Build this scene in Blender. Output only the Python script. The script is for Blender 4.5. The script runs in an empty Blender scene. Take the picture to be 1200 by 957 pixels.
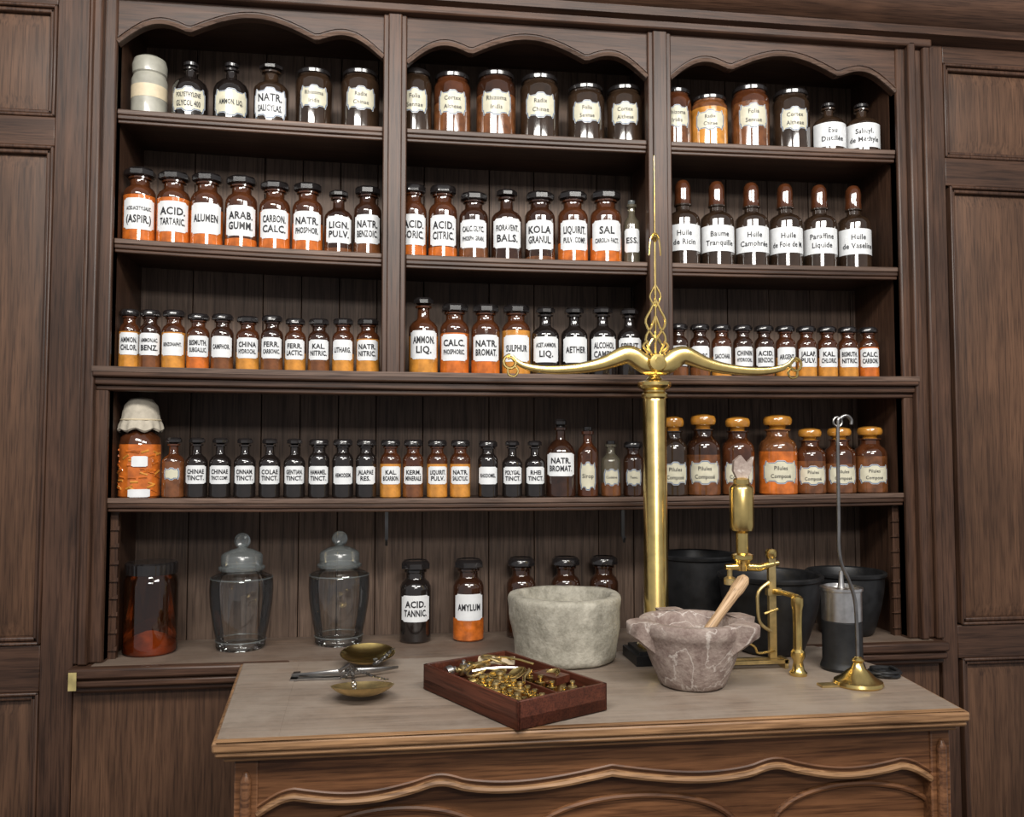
import bpy, math, random
from mathutils import Vector, Matrix, noise
random.seed(7)
sc = bpy.context.scene
pi = math.pi

# ------------------------------------------------------------------ materials
def new_mat(name):
    m = bpy.data.materials.new(name); m.use_nodes = True
    nt = m.node_tree
    return m, nt, nt.nodes['Principled BSDF']

def simple(name, col, rough=.5, metal=0., coat=0., spec=.5, var=.0, vscale=40., bump=0.):
    m, nt, b = new_mat(name)
    b.inputs['Roughness'].default_value = rough
    b.inputs['Metallic'].default_value = metal
    b.inputs['Coat Weight'].default_value = coat
    b.inputs['Coat Roughness'].default_value = .06
    b.inputs['Specular IOR Level'].default_value = spec
    tc = nt.nodes.new('ShaderNodeTexCoord')
    n = nt.nodes.new('ShaderNodeTexNoise'); n.inputs['Scale'].default_value = vscale; n.inputs['Detail'].default_value = 5
    r = nt.nodes.new('ShaderNodeValToRGB')
    r.color_ramp.elements[0].position = .3; r.color_ramp.elements[1].position = .7
    r.color_ramp.elements[0].color = (*[c * (1 - var) for c in col], 1)
    r.color_ramp.elements[1].color = (*[min(1, c * (1 + var)) for c in col], 1)
    nt.links.new(tc.outputs['Object'], n.inputs['Vector'])
    nt.links.new(n.outputs['Fac'], r.inputs['Fac'])
    nt.links.new(r.outputs['Color'], b.inputs['Base Color'])
    if bump:
        bp = nt.nodes.new('ShaderNodeBump'); bp.inputs['Strength'].default_value = bump; bp.inputs['Distance'].default_value = .002
        nt.links.new(n.outputs['Fac'], bp.inputs['Height']); nt.links.new(bp.outputs['Normal'], b.inputs['Normal'])
    return m

def wood(name, dark, light, axis='z', rough=.5, gs=38., dust=None, dustamt=.5, spec=.4):
    m, nt, b = new_mat(name)
    L = nt.links.new
    tc = nt.nodes.new('ShaderNodeTexCoord')
    mp = nt.nodes.new('ShaderNodeMapping')
    s = [gs, gs, gs]; s['xyz'.index(axis)] = gs * .05
    mp.inputs['Scale'].default_value = s
    n = nt.nodes.new('ShaderNodeTexNoise'); n.inputs['Scale'].default_value = 1.3; n.inputs['Detail'].default_value = 8; n.inputs['Roughness'].default_value = .66; n.inputs['Distortion'].default_value = .9
    r = nt.nodes.new('ShaderNodeValToRGB')
    r.color_ramp.elements[0].position = .30; r.color_ramp.elements[1].position = .70
    r.color_ramp.elements[0].color = (*dark, 1); r.color_ramp.elements[1].color = (*light, 1)
    mp2 = nt.nodes.new('ShaderNodeMapping'); s2 = [gs * 7] * 3; s2['xyz'.index(axis)] = gs * .28
    mp2.inputs['Scale'].default_value = s2
    np_ = nt.nodes.new('ShaderNodeTexNoise'); np_.inputs['Scale'].default_value = 1.; np_.inputs['Detail'].default_value = 3
    rp = nt.nodes.new('ShaderNodeValToRGB'); rp.color_ramp.elements[0].position = .36; rp.color_ramp.elements[1].position = .52
    rp.color_ramp.elements[0].color = (.6, .57, .55, 1); rp.color_ramp.elements[1].color = (1.08, 1.08, 1.08, 1)
    n2 = nt.nodes.new('ShaderNodeTexNoise'); n2.inputs['Scale'].default_value = 3.2; n2.inputs['Detail'].default_value = 4
    r2 = nt.nodes.new('ShaderNodeValToRGB'); r2.color_ramp.elements[0].position = .3; r2.color_ramp.elements[1].position = .7
    r2.color_ramp.elements[0].color = (.66, .64, .62, 1); r2.color_ramp.elements[1].color = (1.2, 1.17, 1.13, 1)
    mx = nt.nodes.new('ShaderNodeMix'); mx.data_type = 'RGBA'; mx.blend_type = 'MULTIPLY'; mx.inputs['Factor'].default_value = 1
    mq = nt.nodes.new('ShaderNodeMix'); mq.data_type = 'RGBA'; mq.blend_type = 'MULTIPLY'; mq.inputs['Factor'].default_value = 1
    L(tc.outputs['Object'], mp.inputs['Vector']); L(mp.outputs['Vector'], n.inputs['Vector'])
    L(tc.outputs['Object'], mp2.inputs['Vector']); L(mp2.outputs['Vector'], np_.inputs['Vector']); L(np_.outputs['Fac'], rp.inputs['Fac'])
    L(tc.outputs['Object'], n2.inputs['Vector'])
    L(n.outputs['Fac'], r.inputs['Fac']); L(n2.outputs['Fac'], r2.inputs['Fac'])
    L(r.outputs['Color'], mx.inputs['A']); L(r2.outputs['Color'], mx.inputs['B'])
    L(mx.outputs['Result'], mq.inputs['A']); L(rp.outputs['Color'], mq.inputs['B'])
    out = mq.outputs['Result']
    if dust:
        n3 = nt.nodes.new('ShaderNodeTexNoise'); n3.inputs['Scale'].default_value = 5; n3.inputs['Detail'].default_value = 9; n3.inputs['Roughness'].default_value = .72
        r3 = nt.nodes.new('ShaderNodeValToRGB'); r3.color_ramp.elements[0].position = .38; r3.color_ramp.elements[1].position = .60
        r3.color_ramp.elements[0].color = (dustamt * .4,) * 3 + (1,); r3.color_ramp.elements[1].color = (dustamt,) * 3 + (1,)
        m3 = nt.nodes.new('ShaderNodeMix'); m3.data_type = 'RGBA'
        L(tc.outputs['Object'], n3.inputs['Vector']); L(n3.outputs['Fac'], r3.inputs['Fac'])
        L(r3.outputs['Color'], m3.inputs['Factor']); L(out, m3.inputs['A'])
        m3.inputs['B'].default_value = (*dust, 1)
        out = m3.outputs['Result']
    L(out, b.inputs['Base Color'])
    b.inputs['Roughness'].default_value = rough; b.inputs['Specular IOR Level'].default_value = spec
    bp = nt.nodes.new('ShaderNodeBump'); bp.inputs['Strength'].default_value = .3; bp.inputs['Distance'].default_value = .001
    L(n.outputs['Fac'], bp.inputs['Height']); L(bp.outputs['Normal'], b.inputs['Normal'])
    return m

def thin_glass(name, tint, refl_rough=.03, haze=0., hazecol=(.8, .85, .85), base=.05):
    m, nt, b = new_mat(name)
    nt.nodes.remove(b); o = nt.nodes['Material Output']
    t = nt.nodes.new('ShaderNodeBsdfTransparent'); t.inputs['Color'].default_value = (*tint, 1)
    g = nt.nodes.new('ShaderNodeBsdfGlossy'); g.inputs['Roughness'].default_value = refl_rough
    lw = nt.nodes.new('ShaderNodeLayerWeight'); lw.inputs['Blend'].default_value = .32
    ad = nt.nodes.new('ShaderNodeMath'); ad.operation = 'MULTIPLY_ADD'; ad.inputs[1].default_value = .9; ad.inputs[2].default_value = base
    mx = nt.nodes.new('ShaderNodeMixShader')
    nt.links.new(lw.outputs['Fresnel'], ad.inputs[0]); nt.links.new(ad.outputs[0], mx.inputs[0])
    src = t.outputs[0]
    if haze:
        d = nt.nodes.new('ShaderNodeBsdfDiffuse'); d.inputs['Color'].default_value = (*hazecol, 1)
        m2 = nt.nodes.new('ShaderNodeMixShader'); m2.inputs[0].default_value = haze
        nt.links.new(t.outputs[0], m2.inputs[1]); nt.links.new(d.outputs[0], m2.inputs[2]); src = m2.outputs[0]
    nt.links.new(src, mx.inputs[1]); nt.links.new(g.outputs[0], mx.inputs[2])
    nt.links.new(mx.outputs[0], o.inputs['Surface'])
    return m

M = {}
M['oak_v'] = wood('dark_oak_vertical', (.033, .0165, .0105), (.092, .047, .029), 'z', .42)
M['oak_h'] = wood('dark_oak_horizontal', (.033, .0165, .0105), (.092, .047, .029), 'x', .42)
M['oak_back'] = wood('backboard_oak', (.062, .039, .028), (.150, .100, .073), 'z', .6, 30)
M['panel'] = wood('panel_oak', (.050, .024, .013), (.125, .064, .036), 'z', .5, 34)
M['shelfedge'] = wood('shelf_edge_oak', (.06, .037, .027), (.17, .112, .086), 'x', .45)
M['counter'] = wood('counter_dusty', (.062, .035, .023), (.15, .097, .066), 'x', .6, 30, (.21, .165, .13), .6)
M['table_top'] = wood('table_top_dusty', (.12, .082, .058), (.26, .195, .15), 'x', .5, 26, (.30, .25, .205), .75)
M['table_edge'] = wood('table_edge_oak', (.10, .046, .02), (.42, .245, .125), 'x', .42, 34)
M['table_front'] = wood('table_front_oak', (.055, .021, .009), (.22, .10, .044), 'x', .38, 30)
M['glass'] = simple('amber_glass', (.030, .0115, .006), .08, coat=1., var=.6, vscale=25)
M['glassred'] = simple('amber_glass_translucent', (.062, .019, .007), .08, coat=1., var=.6, vscale=25)
M['jarglass'] = simple('brown_jar_glass', (.030, .017, .010), .10, coat=1., var=.5, vscale=18)
M['black'] = simple('black_glass', (.012, .009, .008), .1, coat=1., var=.3)
M['stop'] = simple('black_stopper', (.013, .011, .011), .22, coat=.6, var=.4)
M['o'] = simple('orange_powder_in_glass', (.50, .125, .018), .12, coat=1., var=.4, vscale=45)
M['y'] = simple('yellow_powder_in_glass', (.52, .22, .036), .12, coat=1., var=.35, vscale=45)
M['b'] = simple('brown_powder_in_glass', (.14, .05, .017), .12, coat=1., var=.45, vscale=45)
M['lw'] = simple('white_label', (.72, .735, .745), .35, coat=.3, var=.05, vscale=60)
M['lc'] = simple('cream_label', (.58, .55, .42), .4, coat=.2, var=.10, vscale=60)
M['blue'] = simple('blue_label_border', (.035, .09, .20), .4)
M['ink'] = simple('label_ink', (.012, .012, .016), .5)
M['amberknob'] = simple('amber_stopper', (.42, .18, .026), .2, coat=.9, var=.35, vscale=30)
M['brass'] = simple('brass', (.74, .55, .21), .24, metal=1., var=.18, vscale=30)
M['brass_dull'] = simple('brass_dull', (.60, .46, .22), .42, metal=1., var=.25, vscale=45)
M['steel'] = simple('steel', (.62, .61, .6), .3, metal=1., var=.2)
M['rodsteel'] = simple('dark_steel', (.30, .29, .28), .3, metal=1., var=.2)
M['iron'] = simple('cast_iron', (.016, .016, .017), .42, metal=.3, var=.4, bump=.3)
M['bone'] = simple('bone', (.62, .52, .36), .5, var=.1)
M['tag'] = simple('yellow_paper', (.42, .34, .14), .6, var=.3)
M['orangepile'] = simple('orange_powder', (.62, .20, .04), .8, var=.3)
M['pestle'] = wood('pestle_wood', (.40, .25, .135), (.66, .47, .29), 'z', .5, 60)
M['mahog'] = wood('mahogany', (.050, .015, .009), (.13, .038, .021), 'x', .33, 45)
M['cloth'] = simple('linen_cloth', (.44, .395, .32), .9, var=.12, vscale=80, bump=.4)
M['ceramic'] = simple('stoneware', (.33, .32, .27), .35, coat=.4, var=.2, vscale=30)
M['clear'] = thin_glass('clear_glass', (.975, .985, .98), .04, base=.045)
M['frost'] = thin_glass('frosted_glass', (.84, .87, .87), .2, .16, (.5, .55, .55))
M['amberclear'] = thin_glass('amber_clear_glass', (.62, .40, .24), .04, .04, (.14, .05, .02))
M['paleglass'] = thin_glass('pale_glass', (.75, .72, .62), .05, .25, (.30, .26, .18))

def stone(name, c0, c1, vein=None, scale=18, bump=.6):
    m, nt, b = new_mat(name)
    tc = nt.nodes.new('ShaderNodeTexCoord')
    n = nt.nodes.new('ShaderNodeTexNoise'); n.inputs['Scale'].default_value = scale; n.inputs['Detail'].default_value = 10; n.inputs['Roughness'].default_value = .75
    r = nt.nodes.new('ShaderNodeValToRGB'); r.color_ramp.elements[0].position = .36; r.color_ramp.elements[1].position = .64
    r.color_ramp.elements[0].color = (*c0, 1); r.color_ramp.elements[1].color = (*c1, 1)
    nt.links.new(tc.outputs['Object'], n.inputs['Vector']); nt.links.new(n.outputs['Fac'], r.inputs['Fac'])
    out = r.outputs['Color']
    if vein:
        v = nt.nodes.new('ShaderNodeTexNoise'); v.inputs['Scale'].default_value = 9; v.inputs['Detail'].default_value = 8; v.inputs['Distortion'].default_value = .9
        a = nt.nodes.new('ShaderNodeValToRGB')
        e = a.color_ramp.elements; e[0].position = .487; e[0].color = (0, 0, 0, 1); e[1].position = .5; e[1].color = (.75, .75, .75, 1)
        x = e.new(.513); x.color = (0, 0, 0, 1)
        mx = nt.nodes.new('ShaderNodeMix'); mx.data_type = 'RGBA'; mx.inputs['B'].default_value = (*vein, 1)
        nt.links.new(tc.outputs['Object'], v.inputs['Vector']); nt.links.new(v.outputs['Fac'], a.inputs['Fac'])
        nt.links.new(a.outputs['Color'], mx.inputs['Factor']); nt.links.new(out, mx.inputs['A']); out = mx.outputs['Result']
    nt.links.new(out, b.inputs['Base Color'])
    b.inputs['Roughness'].default_value = .7
    n4 = nt.nodes.new('ShaderNodeTexNoise'); n4.inputs['Scale'].default_value = 120; n4.inputs['Detail'].default_value = 6
    nt.links.new(tc.outputs['Object'], n4.inputs['Vector'])
    bp = nt.nodes.new('ShaderNodeBump'); bp.inputs['Strength'].default_value = bump; bp.inputs['Distance'].default_value = .003
    nt.links.new(n4.outputs['Fac'], bp.inputs['Height']); nt.links.new(bp.outputs['Normal'], b.inputs['Normal'])
    return m
M['stone'] = stone('grey_stone', (.20, .185, .145), (.44, .41, .34), None, 24)
M['marble'] = stone('red_grey_marble', (.17, .115, .098), (.37, .30, .26), (.60, .54, .49), 30)

# ------------------------------------------------------------------ mesh builder
class MB:
    def __init__(s): s.v = []; s.f = []; s.m = []; s.mats = []
    def mi(s, k):
        if k not in s.mats: s.mats.append(k)
        return s.mats.index(k)
    def add(s, vs, fs, mat, T=None):
        o = len(s.v)
        s.v += [tuple(T @ Vector(p)) if T else tuple(p) for p in vs]
        k = s.mi(mat) if isinstance(mat, str) else None
        for i, f in enumerate(fs):
            s.f.append(tuple(o + j for j in f)); s.m.append(k if k is not None else s.mi(mat[i]))
    def lathe(s, prof, mat, segs=24, T=None, rot=0., fn=None):
        vs = []; rings = []
        for (r, z) in prof:
            if r < 1e-6: rings.append([len(vs)]); vs.append((0, 0, z))
            else:
                rings.append(list(range(len(vs), len(vs) + segs)))
                for i in range(segs):
                    a = rot + 2 * pi * i / segs
                    rr, zz = (r, z) if fn is None else fn(r, z, a)
                    vs.append((rr * math.cos(a), rr * math.sin(a), zz))
        fs = []; ms = []
        for k in range(len(rings) - 1):
            A, B = rings[k], rings[k + 1]
            mk = mat if isinstance(mat, str) else mat[k]
            for i in range(segs):
                j = (i + 1) % segs
                if len(A) == 1 and len(B) == 1: continue
                if len(A) == 1: fs.append((A[0], B[j], B[i]))
                elif len(B) == 1: fs.append((A[i], A[j], B[0]))
                else: fs.append((A[i], A[j], B[j], B[i]))
                ms.append(mk)
        s.add(vs, fs, ms, T)
    def box(s, x0, x1, y0, y1, z0, z1, mat, T=None):
        vs = [(x0, y0, z0), (x1, y0, z0), (x1, y1, z0), (x0, y1, z0), (x0, y0, z1), (x1, y0, z1), (x1, y1, z1), (x0, y1, z1)]
        s.add(vs, [(0, 3, 2, 1), (4, 5, 6, 7), (0, 1, 5, 4), (1, 2, 6, 5), (2, 3, 7, 6), (3, 0, 4, 7)], mat, T)
    def board(s, x0, x1, y0, y1, zf, d0, d1, mat, n=12):   # shelf board following the sag curve zf
        xs = [x0 + (x1 - x0) * i / n for i in range(n + 1)]
        vs = []
        for x in xs: z = zf(x); vs += [(x, y0, z + d0), (x, y1, z + d0), (x, y1, z + d1), (x, y0, z + d1)]
        fs = [(0, 1, 2, 3), (4 * n + 3, 4 * n + 2, 4 * n + 1, 4 * n)]
        for i in range(n):
            for j in range(4): fs.append((4 * i + j, 4 * i + 4 + j, 4 * i + 4 + (j + 1) % 4, 4 * i + (j + 1) % 4))
        s.add(vs, fs, mat)
    def prism(s, poly, y0, y1, mat, T=None):
        n = len(poly)
        vs = [(x, y0, z) for x, z in poly] + [(x, y1, z) for x, z in poly]
        fs = [tuple(range(n)), tuple(range(2 * n - 1, n - 1, -1))] + [(i, n + i, n + (i + 1) % n, (i + 1) % n) for i in range(n)]
        s.add(vs, fs, mat, T)
    def slab(s, poly, z0, z1, mat, T=None):
        n = len(poly)
        vs = [(x, y, z0) for x, y in poly] + [(x, y, z1) for x, y in poly]
        fs = [tuple(range(n - 1, -1, -1)), tuple(range(n, 2 * n))] + [(i, (i + 1) % n, n + (i + 1) % n, n + i) for i in range(n)]
        s.add(vs, fs, mat, T)
    def curtain(s, xs, zb, zt, y0, y1, mat):
        for i in range(len(xs) - 1):
            a, b = xs[i], xs[i + 1]
            vs = [(a, y0, zb[i]), (b, y0, zb[i + 1]), (b, y0, zt), (a, y0, zt), (a, y1, zb[i]), (b, y1, zb[i + 1])]
            s.add(vs, [(0, 1, 2, 3), (0, 4, 5, 1)], mat)
    def tube(s, path, rad, mat, segs=8, closed=False, T=None, flat=1.):
        P = [Vector(p) for p in path]; n = len(P)
        R = rad if isinstance(rad, (list, tuple)) else [rad] * n
        vs = []; up = None
        for i in range(n):
            if closed: d = P[(i + 1) % n] - P[i - 1]
            else: d = P[min(i + 1, n - 1)] - P[max(i - 1, 0)]
            d.normalize()
            if up is None:
                up = Vector((0, 1, 0)) if abs(d.y) < .9 else Vector((0, 0, 1))
            a = (up - d * up.dot(d)).normalized(); b = d.cross(a); up = a
            for k in range(segs):
                t = 2 * pi * k / segs
                vs.append(P[i] + (a * math.cos(t) * flat + b * math.sin(t)) * R[i])
        fs = []
        for i in range(n if closed else n - 1):
            for k in range(segs):
                j = (i + 1) % n; l = (k + 1) % segs
                fs.append((i * segs + k, i * segs + l, j * segs + l, j * segs + k))
        if not closed:
            fs.append(tuple(range(segs - 1, -1, -1))); fs.append(tuple((n - 1) * segs + k for k in range(segs)))
        s.add(vs, fs, mat, T)
    def build(s, name, loc=(0, 0, 0), parent=None, bevel=0., angle=38, rotz=0.):
        me = bpy.data.meshes.new(name); me.from_pydata(s.v, [], s.f)
        for k in s.mats: me.materials.append(M[k])
        me.polygons.foreach_set('material_index', s.m)
        me.polygons.foreach_set('use_smooth', [True] * len(s.f))
        me.update(); me.set_sharp_from_angle(angle=math.radians(angle))
        o = bpy.data.objects.new(name, me); sc.collection.objects.link(o); o.location = loc; o.rotation_euler[2] = rotz
        if parent: o.parent = parent
        if bevel:
            b = o.modifiers.new('bevel', 'BEVEL'); b.width = bevel; b.segments = 2; b.limit_method = 'ANGLE'; b.angle_limit = .6
        return o

def smooth_path(pts, n=6):
    out = []
    P = [pts[0]] + list(pts) + [pts[-1]]
    for i in range(1, len(P) - 2):
        for k in range(n):
            t = k / n
            out.append(tuple(.5 * (2 * b + (c - a) * t + (2 * a - 5 * b + 4 * c - d) * t * t + (3 * b - a - 3 * c + d) * t ** 3) for a, b, c, d in zip(P[i - 1], P[i], P[i + 1], P[i + 2])))
    out.append(tuple(pts[-1])); return out

def empty(name):
    e = bpy.data.objects.new(name, None); sc.collection.objects.link(e); return e
def bx(name, x0, x1, y0, y1, z0, z1, mat, parent=None, bevel=0.):
    b = MB(); b.box(x0, x1, y0, y1, z0, z1, mat); return b.build(name, parent=parent, bevel=bevel)

# ------------------------------------------------------------------ cabinet
XL, XR = -.673, 1.316
CT = 1.018
BK = .22
# old shelves sag a little between their ends: (middle height, rise at left end, rise at right end)
SAG = {1: (2.303, .014, .007), 2: (1.985, .020, .007), 3: (1.692, .006, .005), 4: (1.386, .006, .006)}
def S(k):
    m, l, r = SAG[k]
    return lambda x: m + (l if x < .32 else r) * (abs(x - .32) / .995) ** 2
bx('wall_back', -1.9, 2.8, .26, .36, 0, 3.1, 'oak_v')
bx('floor', -1.9, 2.8, -4, .36, -.05, 0, 'oak_h')

cab = empty('apothecary_shelving_cabinet')
b = MB(); x = XL - .02
while x < XR + .02:
    w = random.choice([.1, .125, .15, .18]); b.box(x + .001, min(x + w, XR + .03) - .001, BK + random.uniform(0, .003), BK + .03, .9, 2.62, 'oak_back'); x += w
b.build('back_boards', parent=cab, bevel=.0015)
b = MB()
b.box(XL - .02, XL, .0, BK + .02, .9, 2.62, 'oak_v'); b.box(XR, XR + .02, 0, BK + .02, .9, 2.62, 'oak_v')
b.build('side_boards', parent=cab)
b = MB(); b.box(XL, XR, .0, BK, 2.575, 2.60, 'oak_h'); b.build('inner_top', parent=cab)
for k in (1, 2, 4):
    zf = S(k)
    b = MB(); b.board(XL, XR, .012, BK, zf, -.020, 0, 'oak_h'); b.build('shelf_%d' % k, parent=cab)
    b = MB()
    segs = [(XL, -.046), (.012, .628), (.69, XR)] if k < 3 else [(XL - .01, XR + .01)]
    for a, c in segs:
        b.board(a, c, .0, .0125, zf, -.010, .003, 'shelfedge')
        b.board(a, c, .002, .0125, zf, -.021, -.010, 'oak_h')
        b.board(a, c, .006, .02, zf, -.030, -.021, 'oak_h')
    b.build('shelf_%d_edge' % k, parent=cab, bevel=.0025)
zf = S(3)
b = MB(); b.board(XL - .03, XR + .03, -.035, BK, zf, -.022, 0, 'oak_h'); b.board(XL - .03, XR + .03, -.022, .02, zf, -.04, -.021, 'oak_h'); b.board(XL - .03, XR + .03, -.012, .02, zf, -.053, -.039, 'oak_h')
b.build('mid_rail', parent=cab, bevel=.004)
b = MB(); b.board(XL - .03, XR + .03, -.0365, -.034, zf, -.010, .002, 'shelfedge'); b.build('mid_rail_edge', parent=cab)
b = MB()
for a, c in ((-.046, .012), (.628, .690)):
    b.box(a, c, -.012, .022, 1.69, 2.60, 'oak_v'); b.box(a + .012, c - .012, -.018, -.011, 1.69, 2.6, 'oak_v')
    b.box((a + c) / 2 - .01, (a + c) / 2 + .01, .02, BK, 1.69, 2.6, 'oak_v')
b.build('stiles', parent=cab, bevel=.003)
b = MB()
b.box(-.735, XL, -.01, .03, CT - .0, 2.60, 'oak_v'); b.box(-.722, -.700, -.03, -.009, CT, 2.6, 'oak_v'); b.box(-.735, -.722, -.02, -.009, CT, 2.6, 'oak_v')
b.box(XR, 1.408, -.01, .03, CT, 2.60, 'oak_v'); b.box(1.340, 1.362, -.03, -.009, CT, 2.6, 'oak_v'); b.box(1.386, 1.408, -.024, -.009, CT, 2.6, 'oak_v')
b.build('outer_posts', parent=cab, bevel=.005)
def archz(t):
    if t > .5: t = 1 - t
    if t < .26: return 2.466 + .036 * t / .26 + .034 * math.sin(pi * t / .26)
    return 2.502 + .046 * math.sin(pi / 2 * (t - .26) / .24)
b = MB(); tb = MB()
for a, c, dz in ((XL, -.046, .010), (.012, .628, .0), (.69, XR, .0)):
    ts = [i / 60 for i in range(61)]; xs = [a + (c - a) * t for t in ts]; zs = [archz(t) + dz for t in ts]
    b.curtain(xs, zs, 2.60, -.004, .016, 'oak_h')
    tb.tube([(x, -.006, z + .004) for x, z in zip(xs, zs)], .0055, 'shelfedge', 6)
    tb.tube([(x, -.005, z + .017) for x, z in zip(xs, zs)], .0022, 'oak_v', 5)
b.build('arched_headers', parent=cab); tb.build('arch_moulding', parent=cab)
b = MB(); b.box(-.735, 1.41, -.03, .03, 2.588, 2.612, 'oak_h'); b.build('top_rail', parent=cab, bevel=.005)
b = MB()
prof = [(-.02, 2.605), (-.05, 2.612), (-.055, 2.63), (-.075, 2.64), (-.10, 2.665), (-.105, 2.69), (-.14, 2.72), (-.16, 2.76), (.04, 2.76), (.04, 2.605)]
vs = [(-1.5, y, z) for y, z in prof] + [(2.4, y, z) for y, z in prof]; n = len(prof)
b.add(vs, [(i, (i + 1) % n, n + (i + 1) % n, n + i) for i in range(n)] + [tuple(range(n - 1, -1, -1)), tuple(range(n, 2 * n))], 'oak_h')
b.build('cornice', parent=cab)
b = MB(); b.box(-.69, 1.37, -.03, BK, CT - .022, CT, 'counter'); b.build('counter_board', parent=cab)
b = MB()
for a, c in ((-.735, -.25), (1.0, 1.40)):
    b.box(a, c, -.055, -.0, CT - .026, CT - .001, 'oak_h'); b.box(a + .003, c, -.048, 0, CT - .046, CT - .027, 'oak_h'); b.box(a + .006, c, -.03, 0, CT - .062, CT - .045, 'oak_h')
b.build('counter_moulding', parent=cab, bevel=.006)
bx('counter_front_panel', -.735, 1.40, -.005, .02, 0, CT - .03, 'panel', cab)
bx('paper_tag', -.729, -.712, -.0565, -.0545, CT - .048, CT - .008, 'tag', cab)
b = MB()
for xx in (-.03, .56):
    b.box(xx - .004, xx + .004, .008, .016, 1.29, 1.36, 'iron'); b.tube([(xx, .012, 1.29), (xx, .0, 1.278), (xx, -.008, 1.29)], .003, 'iron')
b.build('shelf_hooks', parent=cab)
b = MB()
for xx in (XL + .008, XR - .008):
    zz0, zz1 = CT, 1.37
    b.box(xx - .008, xx + .008, .03, .05, zz0, zz1, 'oak_v')
    for i in range(9): b.prism([(xx - .012, zz0 + .04 * i + .02), (xx + .012, zz0 + .04 * i + .02), (xx + .012, zz0 + .04 * i + .03)], .025, .035, 'oak_v')
b.build('shelf_racks', parent=cab)

def panelwork(name, x0, x1, pans, base_y=.0):
    e = empty(name)
    bx('frame', x0, x1, base_y + .012, .25, 0, 2.62, 'panel', e)
    b = MB(); r = MB(); p = MB()
    b.box(x0, min(q[0] for q in pans), base_y - .006, base_y + .012, 0, 2.62, 'oak_v')
    b.box(max(q[1] for q in pans), x1, base_y - .006, base_y + .012, 0, 2.62, 'oak_v')
    zs = sorted([(q[2], q[3]) for q in pans]); cur = 0
    mn, mxx = min(q[0] for q in pans), max(q[1] for q in pans)
    for a, c in zs + [(2.62, 2.62)]:
        if a > cur: b.box(mn, mxx, base_y - .006, base_y + .012, cur, a, 'oak_h')
        cur = c
    for (a, c, z0, z1) in pans:
        for k, (wd, yy) in enumerate(((.010, -.010), (.012, -.003))):
            d = 0 if k == 0 else .009
            for q in ((a + d, a + d + wd * .8, z0 + d, z1 - d), (c - d - wd * .8, c - d, z0 + d, z1 - d), (a + d, c - d, z0 + d, z0 + d + wd * .8), (a + d, c - d, z1 - d - wd * .8, z1 - d)):
                r.box(q[0], q[1], base_y + yy, base_y + .012, q[2], q[3], 'oak_v')
        g = .045
        vs = [(a + .02, base_y + .011, z0 + .02), (c - .02, base_y + .011, z0 + .02), (c - .02, base_y + .011, z1 - .02), (a + .02, base_y + .011, z1 - .02),
              (a + g + .01, base_y + .004, z0 + g + .01), (c - g - .01, base_y + .004, z0 + g + .01), (c - g - .01, base_y + .004, z1 - g - .01), (a + g + .01, base_y + .004, z1 - g - .01)]
        p.add(vs, [(4, 5, 6, 7), (0, 1, 5, 4), (1, 2, 6, 5), (2, 3, 7, 6), (3, 0, 4, 7)], 'panel')
    b.build('stiles_rails', parent=e, bevel=.002); r.build('panel_moulding', parent=e, bevel=.003); p.build('raised_panels', parent=e)
panelwork('wall_panelling_left', -1.5, -.737, [(-1.22, -.809, 2.289, 2.56), (-1.22, -.809, 1.062, 2.22), (-1.22, -.809, .15, .957)])
panelwork('wall_panelling_right', 1.41, 2.4, [(1.455, 1.93, 2.296, 2.557), (1.465, 1.93, 1.048, 2.22), (1.465, 1.93, .15, .963)])

# ------------------------------------------------------------------ text meshes
TEXTS = {}
def need(s):
    if s not in TEXTS: TEXTS[s] = None
def gen_texts():
    obs = []
    for s in TEXTS:
        c = bpy.data.curves.new('t', 'FONT'); c.body = s; c.size = 1; c.align_x = 'CENTER'; c.resolution_u = 2
        c.offset = .03 if s.upper() == s else .014; c.space_character = 1.06
        o = bpy.data.objects.new('t', c); sc.collection.objects.link(o); obs.append((s, o, c))
    dg = bpy.context.evaluated_depsgraph_get(); dg.update()
    for s, o, c in obs:
        ev = o.evaluated_get(dg); me = ev.to_mesh()
        v = [(p.co.x, p.co.y) for p in me.vertices]; f = [tuple(q.vertices) for q in me.polygons]
        if v:
            x0 = min(p[0] for p in v); x1 = max(p[0] for p in v)
            v = [(p[0] - (x0 + x1) / 2, p[1]) for p in v]; TEXTS[s] = (v, f, x1 - x0)
        ev.to_mesh_clear()
    for s, o, c in obs:
        bpy.data.objects.remove(o); bpy.data.curves.remove(c)

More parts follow.
